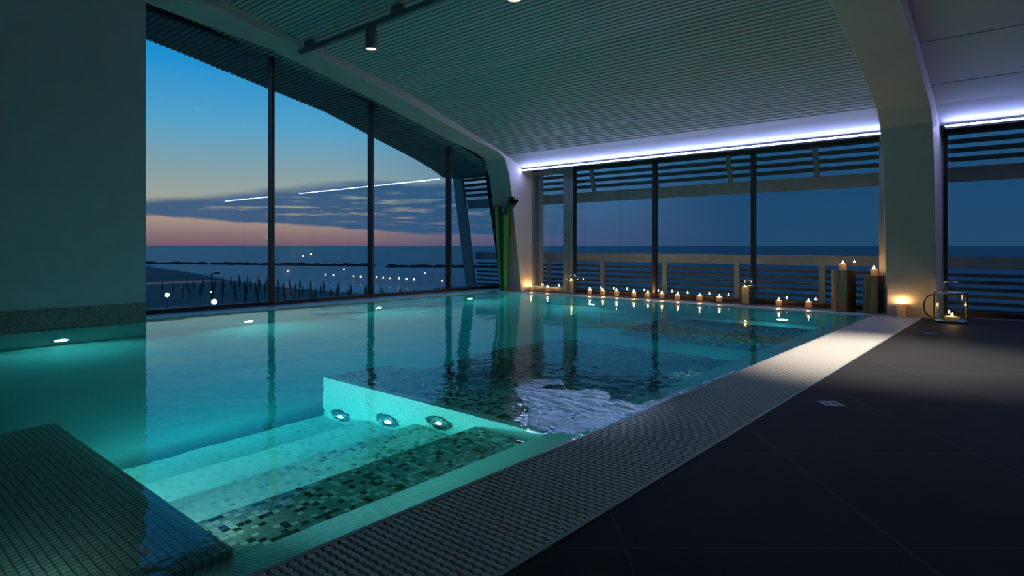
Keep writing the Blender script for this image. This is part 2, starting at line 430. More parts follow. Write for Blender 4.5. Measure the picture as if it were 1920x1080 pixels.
for a, b in ((-4,1),(1.0,3.2),(3.2,5.1),(5.1,7.0),(7.0,8.97),(8.985,10.13),(10.145,11.3),(11.315,12.42)):
    smooth_strip(cr, -1.30, 4.2, a + .004, b - .004, n=4)
cr.build('ceiling', M['panel'], kind='structure')
roof = MB(); smooth_strip(roof, -11.1, 4.4, -4.3, 12.5, th=.1, dz=.17)
roof.build('ceiling', M['plaster'], kind='structure')
ev = ribbed(-13.35, -11.2, -1.0, 13.1, pitch=.11, dz=-.02)
ev.build('ceiling', [pbr('eave_boards', (.30,.33,.32), .7), M['groove'], M['panel']], kind='structure')

# arches
def arch(prof, x0, x1, yb):
    top = [(a, interp(CEIL, a) + .22) for a in (12.4, 11.2, 10.07, 8.48, 6, 3.66, 0, -5)]
    poly = list(prof) + [(yb, 0.0), (yb, 3.5)] + top
    return MB().extrude_x(poly, x0, x1)
a1_ = arch(ARCH_L, -11.0, -10.3, 12.84); a1_.build('trim_1', M['plaster_arch'], kind='structure', bevel=.015)
a2_ = arch(ARCH_R, -1.98, -1.27, 12.84); a2_.build('trim_2', M['plaster_arch'], kind='structure', bevel=.015)

# ------------------------------------------------------------------ walls, floor
fl = MB()
fl.extrude_y([(-1.47,.012),(4.2,.012),(4.2,-.4),(-1.47,-.4)], -4.2, 12.86)
fl.build('floor', M['floor'], kind='structure')
wl = MB().box(-11.3, -10.74, -4.2, 3.6, .30, 6.6)
wlo = wl.build('wall_left', M['plaster'], kind='structure')
MB().box(-11.3, -10.725, -4.2, 3.6, -.12, .30).build('baseboard_left', M['skirting'], kind='structure')
MB().box(4.2, 4.4, -4.3, 13.0, -.4, 6.7).build('wall_right', M['plaster'], kind='structure')
MB().box(-11.3, 4.4, -4.5, -4.2, -.4, 6.9).build('wall_rear', M['plaster'], kind='structure')
MB().box(-11.7, -10.3, 13.12, 13.3, -.4, 3.75).build('wall_back', M['plaster_arch'], kind='structure')
# ledges
lg = MB().box(-11.7, -10.95, 3.6, 12.45, -.3, .025)
lg.build('trim_3', M['ledge'], kind='structure')
MB().box(-10.95, -1.47, 11.93, 12.45, -.3, .012).build('trim_4', M['ledge'], kind='structure')
MB().box(-11.0, 4.2, 12.45, 13.0, -.3, .020).build('trim_5', M['sill'], kind='structure')
# head box above the back windows
hb = MB().box(-10.3, -1.98, 12.42, 12.98, 3.20, 3.6)
hb.build('trim_6', M['panel'], kind='structure')
MB().box(-1.27, 4.2, 12.42, 12.98, 3.20, 3.6).build('trim_7', M['panel'], kind='structure')

# ------------------------------------------------------------------ windows
# window 1: the tall side window
GX = -11.6
def side_top(y):
    P = [(p[0] * 1.0545, 1.2 + (p[1] - 1.2) * 1.0545) for p in ARCH_L[:7]]
    return interp(P, y)
w1 = bpy.data.objects.new('window_1', None); COL.objects.link(w1); w1['kind'] = 'structure'
fr = MB()
ys = [3.4, 3.86, 5, 6.11, 7.3, 8.51, 9.7, 10.95, 11.6, 12.25]
poly = [(y, side_top(y) - .10) for y in ys] + [(y, side_top(y) + .30) for y in reversed(ys)]
fr.extrude_x(poly, GX - .05, GX + .05)
fr.extrude_x([(3.4,.02),(13.2,.02),(13.2,.10),(3.4,.10)], GX - .05, GX + .05)
fr.extrude_x([(12.25,3.9),(12.33,3.58),(13.05,.1),(13.2,.1),(13.2,3.9)], GX - .05, GX + .05)
fr.build('frame', M['dark_frame'], w1)
for y in (3.75, 6.15, 8.545, 10.985):
    MB().box(GX - .08, GX + .08, y - .03, y + .03, .1, side_top(y) - .08).build('mullion', M['dark_frame'], w1)
edges = [3.78, 6.12, 6.18, 8.515, 8.575, 10.955, 11.015, 12.6]
for i in range(4):
    a, b = edges[2 * i], edges[2 * i + 1]
    if i == 3:
        poly = [(a, .09), (13.08, .09), (12.36, 3.55), (12.25, side_top(12.2) - .08), (a, side_top(a) - .08)]
    else:
        yy = [a + (b - a) * j / 4 for j in range(5)]
        poly = [(a, .09), (b, .09)] + [(y, side_top(y) - .08) for y in reversed(yy)]
    MB().extrude_x(poly, GX - .006, GX + .006).build('pane', M['glass'], w1)

# back windows
GY = 12.85
ZT = 3.17
def empty_s(name):
    o = bpy.data.objects.new(name, None); COL.objects.link(o); o['kind'] = 'structure'; return o
d1 = empty_s('door_1')
f = MB()
for x0, x1 in ((-10.42, -10.235), (-9.27, -9.115)): f.box(x0, x1, GY - .05, GY + .05, .02, ZT)
f.box(-10.235, -9.27, GY - .05, GY + .05, ZT - .11, ZT); f.box(-10.235, -9.27, GY - .05, GY + .05, .02, .14)
f.build('door_frame', M['alu'], d1, bevel=.006)
MB().box(-10.235, -9.27, GY - .006, GY + .006, .14, ZT - .11).build('pane', M['glass'], d1)
h_ = MB().tube([(-9.19, GY - .05, 1.33), (-9.19, GY - .11, 1.33), (-9.19, GY - .11, 1.48), (-9.19, GY - .05, 1.48)], .011)
h_.build('door_handle', M['steel'], d1)
w2 = empty_s('window_2')
f = MB(); f.box(-9.105, -8.97, GY - .06, GY + .06, .02, ZT)
f.build('side_frame', M['alu'], w2, bevel=.005)
f = MB()
f.box(-8.97, -2.13, GY - .05, GY + .05, .02, .10); f.box(-8.97, -2.13, GY - .05, GY + .05, ZT - .05, ZT + .03)
f.box(-8.97, -8.92, GY - .05, GY + .05, .10, ZT - .05)
f.build('frame', M['dark_frame'], w2)
f = MB().box(-2.21, -1.9, GY - .09, GY + .05, .02, ZT + .03).build('side_frame', M['alu'], w2, bevel=.005)
for x in (-6.71, -4.477):
    MB().box(x - .035, x + .035, GY - .07, GY + .07, .10, ZT - .05).build('mullion', M['dark_frame'], w2)
for a, b in ((-8.92, -6.745), (-6.675, -4.512), (-4.442, -2.21)):
    MB().box(a, b, GY - .006, GY + .006, .10, ZT - .05).build('pane', M['glass'], w2)
w3 = empty_s('window_3')
f = MB(); f.box(-1.35, -1.25, GY - .05, GY + .05, .02, ZT + .03)
f.build('side_frame', M['alu'], w3, bevel=.005)
f = MB(); f.box(-1.25, 4.2, GY - .05, GY + .05, .02, .10); f.box(-1.25, 4.2, GY - .05, GY + .05, ZT - .05, ZT + .03)
f.box(-1.25, -1.20, GY - .05, GY + .05, .1, ZT - .05)
f.build('frame', M['dark_frame'], w3)
for x in (1.1, 3.4):
    MB().box(x - .035, x + .035, GY - .07, GY + .07, .10, ZT - .05).build('mullion', M['dark_frame'], w3)
for a, b in ((-1.20, 1.065), (1.135, 3.365), (3.435, 4.2)):
    MB().box(a, b, GY - .006, GY + .006, .10, ZT - .05).build('pane', M['glass'], w3)

# ------------------------------------------------------------------ pool
DEPTH = -1.75
pb = empty_s('pool_basin')
s_ = MB()
s_.box(-11.3, -2.2, -1.8, 12.3, DEPTH - .2, DEPTH)
s_.build('pool_floor', M['pool_white'], pb)
s_ = MB().box(-11.3, -10.95, -1.8, 11.95, DEPTH, .0); s_.build('pool_wall', M['pool_white'], pb)
s_ = MB().box(-11.0, -1.47, 11.95, 12.3, DEPTH, -.02); s_.build('pool_wall', M['pool_white'], pb)
s_ = MB().box(-11.0, -1.47, -1.8, -1.4, DEPTH, -.02); s_.build('pool_wall', M['pool_white'], pb)
# right side: wall with the sloping mosaic lip that rises to the grating
s_ = MB().extrude_y([(-2.50, DEPTH), (-2.50, -.17), (-2.47,-.155), (-2.185, .004), (-2.15, .004), (-2.15, -.05), (-2.15, DEPTH)], -1.4, 11.95)
s_.build('overflow_lip', M['white_mosaic'], pb)
s_ = MB(); s_.box(-2.15, -1.47, -1.8, 11.93, -.4, -.07); s_.build('trough', M['trough'], pb)
s_ = MB(); s_.box(-1.492, -1.468, -1.8, 11.93, -.07, .016); s_.box(-2.165, -2.148, -1.8, 11.93, -.07, .010)
s_.build('grating_edge', pbr('grating_edge_strip', (.45,.43,.40), .5), pb)

# steps
st = tag(empty_s('pool_steps'), 'submerged mosaic steps going down beside the bright wall', 'steps'); del st['kind']
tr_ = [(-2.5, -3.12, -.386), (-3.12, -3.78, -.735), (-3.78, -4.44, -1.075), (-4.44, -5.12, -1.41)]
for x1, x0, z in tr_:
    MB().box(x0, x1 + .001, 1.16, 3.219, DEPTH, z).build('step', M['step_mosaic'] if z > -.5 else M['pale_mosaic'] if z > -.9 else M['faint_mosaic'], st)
# wall between steps and lounger, with the three round jets
LW = tag(empty_s('lounger_bench'), 'submerged speckled mosaic lounger with two grey inserts', 'pool lounger'); del LW['kind']
MB().box(-5.10, -2.5, 3.22, 3.30, DEPTH, -.145).build('side_wall', M['white_mosaic'], LW)
LP = [(3.30,-.145),(3.82,-.13),(4.0,-.22),(4.25,-.52),(4.5,-.70),(4.75,-.72),(4.95,-.66),(5.3,-.47),(5.6,-.46),(6.15,-.52),(6.8,-.62),(7.1,-.70)]
lb = MB().extrude_x([(3.30, DEPTH)] + LP + [(7.1, DEPTH)], -5.10, -2.5)
lb.f.reverse(); lb.m.reverse(); lb.s.reverse()
lb.build('seat', M['dark_mosaic'], LW)
blue = pbr('channel_reflection_blue', (.02,.16,.20), .3)  # reflection in the recessed channels, painted as a flat blue
def strip(x0, x1, y0, y1, mat, nm, th=.012):
    n = 8; yy = [y0 + (y1 - y0) * i / n for i in range(n + 1)]
    poly = [(y, interp(LP, y) - .02) for y in yy] + [(y, interp(LP, y) + th) for y in reversed(yy)]
    MB().extrude_x(poly, x0, x1).build(nm, mat, LW)
strip(-4.60, -4.30, 4.15, 5.42, M['dull_steel'], 'slope_insert')
strip(-4.62, -4.32, 5.46, 6.60, blue, 'flat_insert')
strip(-3.16, -2.86, 4.15, 5.42, M['dull_steel'], 'slope_insert')
strip(-3.20, -2.88, 5.46, 6.60, blue, 'flat_insert')
# far bench
FB = tag(MB().box(-5.2, -2.5, 8.9, 10.6, DEPTH, -1.05).build('mosaic_bench', M['dark_mosaic']), 'faint speckled mosaic bench deep under the far candle reflections', 'pool bench')
# near bench, rounded edge
prof = [(1.16,-.09),(1.10,-.085),(.95,-.10),(.7,-.16),(.45,-.24),(.2,-.34),(-.1,-.44),(-.5,-.52),(-1.4,-.6)]
nb_ = MB().extrude_x([(1.16, DEPTH)] + prof + [(-1.4, DEPTH)], -5.15, -2.5)
NBo = nb_.build('mosaic_bench', mosaic('bench_mosaic', .034, [(0,(.30,.40,.36)),(.5,(.36,.46,.42))], (.10,.14,.12), .10, .3))
tag(NBo, 'dim green ribbed mosaic bench under water in the lower left corner', 'pool bench')

# water
wm = MB()
NX, NY = 1, 1
wm.box(-10.96, -2.165, -1.45, 11.96, DEPTH - .05, 0.0)
wo = wm.build('pool_water', M['water'])
tag(wo, 'calm teal green water filling the indoor pool', 'water', kind='stuff')

# churned water with painted led glints at the pool edge
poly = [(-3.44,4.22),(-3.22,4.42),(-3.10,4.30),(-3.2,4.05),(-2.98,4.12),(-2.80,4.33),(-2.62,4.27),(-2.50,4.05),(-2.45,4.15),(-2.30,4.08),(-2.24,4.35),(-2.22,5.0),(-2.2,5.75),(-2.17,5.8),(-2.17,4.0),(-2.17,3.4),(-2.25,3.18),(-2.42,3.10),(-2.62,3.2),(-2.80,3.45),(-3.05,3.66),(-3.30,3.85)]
def inside(x, y):
    c = False; j = len(poly) - 1
    for i in range(len(poly)):
        xi, yi = poly[i]; xj, yj = poly[j]
        if (yi > y) != (yj > y) and x < (xj - xi) * (y - yi) / (yj - yi) + xi: c = not c
        j = i
    return c
from mathutils import noise as mn
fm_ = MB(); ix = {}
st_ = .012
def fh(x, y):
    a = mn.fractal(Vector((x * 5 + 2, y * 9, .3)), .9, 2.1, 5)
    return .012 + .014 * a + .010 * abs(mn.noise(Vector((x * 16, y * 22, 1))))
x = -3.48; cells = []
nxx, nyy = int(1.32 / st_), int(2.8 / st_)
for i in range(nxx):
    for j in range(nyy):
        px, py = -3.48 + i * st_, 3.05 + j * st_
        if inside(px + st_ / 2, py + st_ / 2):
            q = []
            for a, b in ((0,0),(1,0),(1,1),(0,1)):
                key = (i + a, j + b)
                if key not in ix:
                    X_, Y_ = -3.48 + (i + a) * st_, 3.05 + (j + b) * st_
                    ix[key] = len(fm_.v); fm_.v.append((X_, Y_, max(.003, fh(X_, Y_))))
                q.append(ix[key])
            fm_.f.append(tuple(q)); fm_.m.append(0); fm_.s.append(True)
fo = fm_.build('water_splash', M['foam_sheen'])
tag(fo, 'churning water with painted blue white led glints rushing over the lounger beside the grating', 'splash', kind='stuff')

# grating made of interlocking scalloped bars
gr = MB()
y = -1.0; i = 0; pitch = .0375; wp = .0485
while y < 11.9:
    xs0, xs1 = -2.145, -1.495
    ns = 112 if y < 5 else 70
    vs = []
    ph = 0 if i % 2 == 0 else PI
    for q in range(ns + 1):
        xx = xs0 + (xs1 - xs0) * q / ns
        hw = .0140 + .0046 * math.cos(2 * PI * (xx - xs0) / wp + ph)
        for sy, zz in ((-1, -.03), (-1, .004), (-.7, .010), (.7, .010), (1, .004), (1, -.03)):
            vs.append((xx, y + sy * hw, zz))
    fs = []
    for q in range(ns):
        b = q * 6
        for t in range(5): fs.append((b + t, b + 6 + t, b + 7 + t, b + 1 + t))
    fs += [tuple(range(6)), tuple(reversed(range(ns * 6, ns * 6 + 6)))]
    gr.add(vs, [tuple(reversed(f_)) for f_ in fs], 0, False)
    y += pitch; i += 1
go = gr.build('drain_grating', M['grate'])
tag(go, 'long pale overflow grating of interlocking scalloped bars along the pool edge', 'drain grating')

# ------------------------------------------------------------------ underwater lamps
def water_lamp(axis, c, r, label, glow, cat='pool lamp', group=None, name='pool_lamp'):
    t = thing(name, label, cat, c, 0, group)
    sg = 1 if axis == 'x' else -1
    pr = [(r * 1.25, 0), (r * 1.25, .018), (r * 1.05, .030), (r * .88, .022), (r * .86, .004)]
    pr = [(a, b * sg) for a, b in pr]
    MB().lathe(pr, n=32, axis=axis, close=False).build('ring', M['chrome'], t)
    MB().lathe([(0.0001, .016 * sg), (r * .6, .014 * sg), (r * .86, .006 * sg)], n=32, axis=axis, close=False).build('lens', glow, t)
    if name == 'pool_jet': MB().lathe([(0.0001, .030 * sg), (r * .25, .028 * sg), (r * .32, .012 * sg)], c=(r * .1, 0, -r * .1), n=24, axis=axis, close=False).build('core_glint', M['jet_glint'], t)  # glowing disc painted in as the jet's highlight
    return t
for y, lab in ((2.53, 'pool lamp glowing under water below the left wall'), (5.37, 'pool lamp glowing below the first large pane'),
               (8.27, 'pool lamp glowing under water below the second dark mullion'), (11.1, 'small pool lamp glowing near the far left pool corner')):
    water_lamp('x', (-10.948, y, -1.40), .10, lab, M['underwater'], group='lamps along the left pool wall')
for x, z, lab in ((-7.84, -1.40, 'pool lamp glinting below the first candles of the back row'), (-3.64, -1.40, 'pool lamp glowing under water below the back right candles')):
    water_lamp('y', (x, 11.948, z), .10, lab, M['underwater'], group='lamps along the back pool wall')
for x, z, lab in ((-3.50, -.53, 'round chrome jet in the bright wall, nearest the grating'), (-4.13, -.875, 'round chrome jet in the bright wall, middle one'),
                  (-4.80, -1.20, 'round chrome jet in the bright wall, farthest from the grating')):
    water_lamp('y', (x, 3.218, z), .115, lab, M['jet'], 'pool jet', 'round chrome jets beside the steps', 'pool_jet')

def hidden_lamp(loc, axis, sg, r, nm_label, glow):
    t = thing('pool_lamp', nm_label, 'pool lamp', loc, 0, 'lamps in the step well')
    MB().lathe([(r * 1.2, 0), (r * 1.2, .012 * sg), (r * 1.0, .016 * sg)], n=24, axis=axis, close=False).build('ring', M['chrome'], t)
    MB().lathe([(.0001, .014 * sg), (r, .010 * sg)], n=24, axis=axis, close=False).build('lens', glow, t)
for x, z, r, nm in ((-2.95, -.24, .014, 'small added lamp in the near bench side brightening the first step'), (-3.45, -.47, .075, 'pool lamp in the near bench side above the second step'),  # the small first one is added, unseen, to lift the top tread
                 (-4.10, -.80, .085, 'pool lamp in the near bench side above the third step'), (-4.78, -1.13, .09, 'pool lamp in the near bench side above the lowest step')):
    hidden_lamp((x, 1.162, z), 'y', 1, r, nm, M['kerb_lamp'])
hidden_lamp((-2.502, 8.0, -.45), 'x', -1, .05, 'pool lamp under the overflow lip beyond the lounger', M['underwater'])
hidden_lamp((-2.502, .35, -.15), 'x', -1, .022, 'small added lamp under the overflow lip brightening the near bench', M['kerb_lamp'])  # added out of view to brighten the near bench
for y, z, r in ((4.62, -.42, .012), (5.95, -.30, .014)):  # unseen lamps added to light the lounger top
    hidden_lamp((-2.502, y, z), 'x', -1, r, 'small added lamp under the overflow lip brightening the lounger, ' + ('nearer one' if y < 5 else 'farther one'), M['kerb_lamp'])

# ------------------------------------------------------------------ LED strips
def led(x0, x1, label):
    t = thing('led_strip', label, 'led strip', ((x0 + x1) / 2, 12.36, 3.19), 0, 'led strips above the back windows')
    L = (x1 - x0) / 2
    b = MB().box(-L, L, -.005, .04, -.035, .0); b.box(-L, L, .035, .05, -.055, .02)
    b.build('profile', M['led_body'], t)
    d = MB(); n = int((x1 - x0) / .04)
    for i in range(n):
        xx = -L + .02 + i * .04
        d.box(xx - .013, xx + .013, -.020, -.005, -.030, -.006)
    d.build('diode_row', M['led'], t)
led(-10.28, -1.99, 'long blue white led strip above the pool side windows')
led(-1.19, 4.18, 'blue white led strip right of the pillar')

# ------------------------------------------------------------------ track and spotlights
trk = thing('lighting_track', 'dark grey ceiling track carrying the hanging spotlight', 'lighting track', (0, 6.1, 4.80))
MB().box(-10.45, -2.02, -.035, .035, -.035, .035).build('rail', M['track'], trk, bevel=.006)
for xx in (-10.1, -7.6, -5.0): MB().box(xx - .12, xx + .12, -.045, .045, .02, .14).build('bracket', M['track'], trk)
def spot(x, label):
    t = thing('spotlight', label, 'spotlight', (x, 6.1, 4.765), 0, 'cylinder spotlights on the ceiling track')
    MB().box(-.11, .11, -.03, .03, -.05, .0).build('adapter', M['track'], t, bevel=.004)
    MB().lathe([(.085, -.05), (.097, -.07), (.097, -.355), (.09, -.365), (.085, -.35), (.085, -.33)], n=32, close=False).lathe([(.0001,-.05),(.085,-.05)], n=32, close=False).build('body', M['lamp_body'], t)
    MB().lathe([(.0001, -.335), (.085, -.335)], n=32, close=False).build('bulb', M['lamp_glow'], t)
    MB().tube([(.10, 0, -.03), (.13, 0, -.10), (.10, .02, -.14)], .008, n=8).build('cable', M['track'], t)
    return t
spot(-8.27, 'grey cylinder spotlight hanging from the track, left one')
spot(-5.20, 'grey cylinder spotlight with only its lit rim at the top of the view')

def spot_light(loc, target, power, size, blend, col=(1,.93,.82), rad=.06):
    l = bpy.data.lights.new('spot_beam', 'SPOT'); l.energy = power; l.color = col; l.spot_size = math.radians(size); l.spot_blend = blend
    l.shadow_soft_size = rad
    o = bpy.data.objects.new('spot_beam', l); COL.objects.link(o); o.location = loc
    d_ = Vector(target) - Vector(loc); o.rotation_euler = d_.to_track_quat('-Z', 'Y').to_euler(); return o
spot_light((-8.27, 6.1, 4.38), (-8.27, 6.1, 0), 12, 40, .6)
spot_light((-5.20, 6.1, 4.38), (-4.4, 5.9, 0), 300, 40, 1.0)
spot_light((-1.3, 7.7, 4.1), (-1.3, 7.65, 0), 1250, 58, 1.0)
spot_light((-3.0, 6.1, 4.7), (-2.75, 3.75, 0), 330, 20, 1.0, (.42, .60, 1.0), .03)  # narrow blue beam added to brighten the splash, no fixture
# two beams added out of view as warm fill, without fixtures
spot_light((-1.7, 1.4, 5.3), (-1.9, 2.4, 0), 240, 75, 1.0)
spot_light((1.8, 6.1, 4.8), (1.0, 8.6, 0), 120, 50, 1.0)

# ------------------------------------------------------------------ candles
def candle(r, h, label, loc, group='short cream candles along the back ledge', proto=[None]):
    t = thing('candle', label, 'candle', loc, random.uniform(0, 6), group)
    MB().lathe([(r * .97, 0), (r, .006), (r, h - .006), (r * .96, h), (r * .88, h - .004), (r * .78, h - .045), (r * .5, h - .055), (.0001, h - .057)], n=28).build('wax_body', M['wax'], t)
    MB().tube([(0,0,h - .057), (.001,0,h - .035), (.003,0,h - .022)], .0018, n=6).build('wick', M['wick'], t)
    MB().lathe([(.0001,h - .036),(.010,h - .028),(.016,h - .010),(.0135,h + .016),(.007,h + .038),(.0001,h + .056)], n=12).build('flame', M['flame'], t)
    return t
CX = [(-10.163,'next to the left pillar foot'),(-9.625,'second from the left pillar foot'),(-8.327,'first after the small lantern'),(-7.954,'second after the small lantern'),
      (-7.579,'third after the small lantern'),(-7.119,'fourth after the small lantern'),(-6.757,'just left of the dark mullion'),(-6.414,'just right of the dark mullion'),
      (-6.031,'second right of the dark mullion'),(-5.53,'third right of the dark mullion'),(-5.098,'just before the right lantern'),(-3.902,'first after the right lantern'),(-3.355,'beside the tall timber block')]
for x, lab in CX:
    candle(.058 + random.uniform(-.003, .003), .115 + random.uniform(-.006, .008), 'short cream candle on the back ledge, ' + lab, (x, 12.60, .02))
candle(.065, .225, 'tall cream candle in front of the white pillar', (-1.76, 12.02, .012), 'tall cream candles')
candle(.055, .31, 'tall cream candle inside the small left lantern', (-8.86, 12.58, .04), 'tall cream candles')
candle(.068, .33, 'tall cream candle inside the lantern between the mullions', (-4.55, 12.58, .04), 'tall cream candles')

# lanterns
def lantern(x, y, wd, h, label, rz=.12):
    t = thing('lantern', label, 'lantern', (x, y, .02), rz, 'square glass lanterns')
    a = wd / 2
    MB().box(-a, a, -a, a, 0, .018).build('base', M['steel'], t, bevel=.003)
    for i in (-1, 1):
        for j in (-1, 1): MB().box(i * a - .006 if i > 0 else -a, a if i > 0 else -a + .006, j * a - .006 if j > 0 else -a, a if j > 0 else -a + .006, .018, h).build('upright', M['steel'], t)
    for i, (x0, x1, y0, y1) in enumerate(((-a+.006, a-.006, -a, -a+.003), (-a+.006, a-.006, a-.003, a), (-a, -a+.003, -a+.006, a-.006), (a-.003, a, -a+.006, a-.006))):
        MB().box(x0, x1, y0, y1, .018, h).build('glass_pane', M['lantern_glass'], t)
    MB().box(-a-.005, a+.005, -a-.005, a+.005, h, h+.015).lathe([(a*.8, h+.015),(a*.62, h+.05),(a*.60, h+.09),(a*.72,h+.10),(a*.2,h+.125)], n=24).build('lid', M['steel'], t)
    MB().tube([(-a*.6,0,h+.10)] + [(-a*.6*math.cos(q*PI/8),0,h+.10+.05*math.sin(q*PI/8)) for q in range(1,8)] + [(a*.6,0,h+.10)], .005, n=8).build('handle', M['steel'], t)
lantern(-8.82, 12.62, .26, .36, 'small square glass lantern by the grey door frame')
lantern(-4.50, 12.62, .29, .38, 'square glass lantern between the dark mullion and the timber blocks')

# glass hurricane lantern with ring handle
H = thing('hurricane_lantern', 'big round glass lantern with a rope ring handle right of the pillar', 'lantern', (-1.06, 11.75, .012))
MB().lathe([(.0001,0),(.215,0),(.225,.012),(.225,.035),(.20,.05),(.0001,.05)], n=40).build('base', M['steel'], H)
MB().lathe([(.19,.05),(.19,.44),(.186,.46)], n=40, close=False).lathe([(.183,.46),(.186,.44),(.184,.052)], n=40, close=False).build('glass_cylinder', M['lantern_glass'], H)
MB().lathe([(.195,.44),(.20,.455),(.19,.475),(.11,.485),(.10,.49)], n=40, close=False).build('shoulder', M['steel'], H)
MB().lathe([(.095,.485),(.095,.62)], n=30, close=False).lathe([(.089,.62),(.089,.485)], n=30, close=False).build('glass_neck', M['lantern_glass'], H)
MB().lathe([(.10,.615),(.10,.632),(.088,.632),(.088,.615)], n=30, close=False).build('neck_rim', M['steel'], H)
for sgn in (-1, 1):
    pts = [(sgn * (.205 + .14 * math.sin(q * PI / 16) ** .8), -.03, .235 - .18 * math.cos(q * PI / 16)) for q in range(17)]
    if sgn < 0: MB().tube(pts, .011, n=10).build('ring_handle', M['rope'], H)
    pts2 = [(sgn * .205, -.02, .03), (sgn * .212, -.02, .25), (sgn * .205, -.02, .46)]
    MB().tube(pts2, .012, n=8).build('side_bracket', M['rope'], H)
tl = thing('tealight', 'low burning candle inside the big round glass lantern', 'candle', (-1.04, 11.74, .062))
MB().lathe([(.095,0),(.10,.01),(.10,.035),(.09,.03),(.0001,.028)], n=28).build('wax_body', M['wax'], tl)
MB().tube([(0,0,.03),(0,0,.045)], .002, n=6).build('wick', M['wick'], tl)
MB().lathe([(.0001,.036),(.010,.044),(.015,.056),(.010,.075),(.0001,.10)], n=12).build('flame', M['flame'], tl)

# timber blocks
def block(cx, cy, wx, wy, h, label, rz, seed):
    rnd = random.Random(seed)
    t = thing('timber_block', label, 'timber block', (cx, cy, .02), rz, 'upright timber blocks')
    n = 20; rows = 10
    def ring(zz, k_):
        out = []
        for q in range(n):
            a = 2 * PI * q / n; c_, s2 = math.cos(a), math.sin(a)
            ex = 4.5
            rr = (abs(c_) ** ex + abs(s2) ** ex) ** (-1 / ex)
            j = 1 + .05 * math.sin(q * 2.3 + seed) + .02 * math.sin(zz * 9 + q * 1.7)
            out.append((c_ * rr * wx / 2 * j, s2 * rr * wy / 2 * j, zz))
        return out
    mb = MB(); vs = []
    for r in range(rows + 1): vs += ring(h * r / rows, r)
    fs = [(r * n + q, r * n + (q + 1) % n, (r + 1) * n + (q + 1) % n, (r + 1) * n + q) for r in range(rows) for q in range(n)]
    mats_ = []
    for f_ in fs:
        q = f_[0] % n
        mats_.append(1 if q in (17, 18, 19, 0, 1, 2) else 0)
    mb.add(vs, fs); mb.m = mats_
    mb.f += [tuple(reversed(range(n))), tuple(rows * n + q for q in range(n))]; mb.m += [0, 0]; mb.s += [False, False]
    mb.build('wood', [M['timber'], M['bark']], t)
    return t
block(-2.71, 12.42, .36, .30, .74, 'taller upright timber block with a dark bark side', -.25, 1)
block(-2.23, 12.40, .29, .26, .66, 'shorter upright timber block beside the white pillar', -.1, 2)
candle(.056, .115, 'short candle burning on the taller timber block', (-2.72, 12.40, .762), 'candles on timber blocks')
candle(.056, .115, 'short candle burning on the shorter timber block', (-2.22, 12.38, .682), 'candles on timber blocks')

# ------------------------------------------------------------------ swan neck spout
SP = thing('swan_neck_spout', 'green and yellow striped curved pool spout against the left pillar', 'pool spout', (-10.60, 12.02, .02))
def sheet(rows, nm, mat, parent, thick=.035, n=16):
    """rows of (centre, half width, width direction, bulge direction)"""
    me = bpy.data.meshes.new(nm); vs = []; uv = []
    for c_, hw, wd_, bd in rows:
        c_, wd_, bd = Vector(c_), Vector(wd_).normalized(), Vector(bd).normalized()
        for q in range(2 * n):
            a = 2 * PI * q / (2 * n)
            u = math.cos(a)
            vs.append(c_ + wd_ * (hw * u) + bd * (thick * math.sin(a)))
            uv.append((u * .5 + .5))
    m_ = 2 * n; fs = []
    for r in range(len(rows) - 1):
        for q in range(m_):
            fs.append((r * m_ + q, r * m_ + (q + 1) % m_, (r + 1) * m_ + (q + 1) % m_, (r + 1) * m_ + q))
    fs += [tuple(reversed(range(m_)))]
    me.from_pydata([tuple(v) for v in vs], [], fs); me.materials.append(mat)
    ul = me.uv_layers.new(name='uv')
    for lp in me.loops: ul.data[lp.index].uv = (uv[lp.vertex_index], 0)
    for p in me.polygons: p.use_smooth = True
    o = bpy.data.objects.new(nm, me); COL.objects.link(o); o.parent = parent; return o
rows = []
for q in range(9):
    z = 2.12 * q / 8
    rows.append(((.14 * (q / 8), -.20 * (q / 8), z), .14 + .15 * (q / 8) ** .8, (1, 0, 0), (0, -1, 0)))
rows.append(((.145, -.21, 2.20), .30, (1,0,0), (0,-1,0)))
sheet(rows, 'column', M['spout'], SP, .05)
# mouth that curls over to the right
cur = []
for q in range(10):
    a = PI * .5 * q / 9
    cur.append(((.26 + .27 * math.sin(a) - .05, -.18 - .03 * q / 9, 2.02 + .34 * math.sin(a * 1.0) + .04 * q / 9 - .10 * (q / 9) ** 3), .12 + .02 * q / 9))
n = 20; mb = MB(); mb.tube([c_[0] for c_ in cur], [c_[1] for c_ in cur], n=n, side=(0,1,0), caps=False)
mb.tube([c_[0] for c_ in reversed(cur)], [c_[1] * .9 for c_ in reversed(cur)], n=n, side=(0,1,0), caps=False, mat=1)
mb.build('mouth', [pbr('green_spout_skin', (.035,.07,.03), .3, metal=.3), pbr('dark_spout_inside', (.006,.007,.006), .8)], SP)
# lip that curls down on the left
lip = [((-.10,-.18,2.20),.05),((-.17,-.18,2.16),.06),((-.20,-.17,2.02),.055),((-.19,-.15,1.82),.045),((-.16,-.13,1.58),.03)]
MB().tube([a for a, b in lip], [b for a, b in lip], n=14, side=(0,1,0)).build('lip', pbr('dark_spout_lip', (.01,.015,.01), .5), SP)
MB().lathe([(.17,0),(.17,.02),(.13,.03)], n=24).build('base_plate', M['steel'], SP)

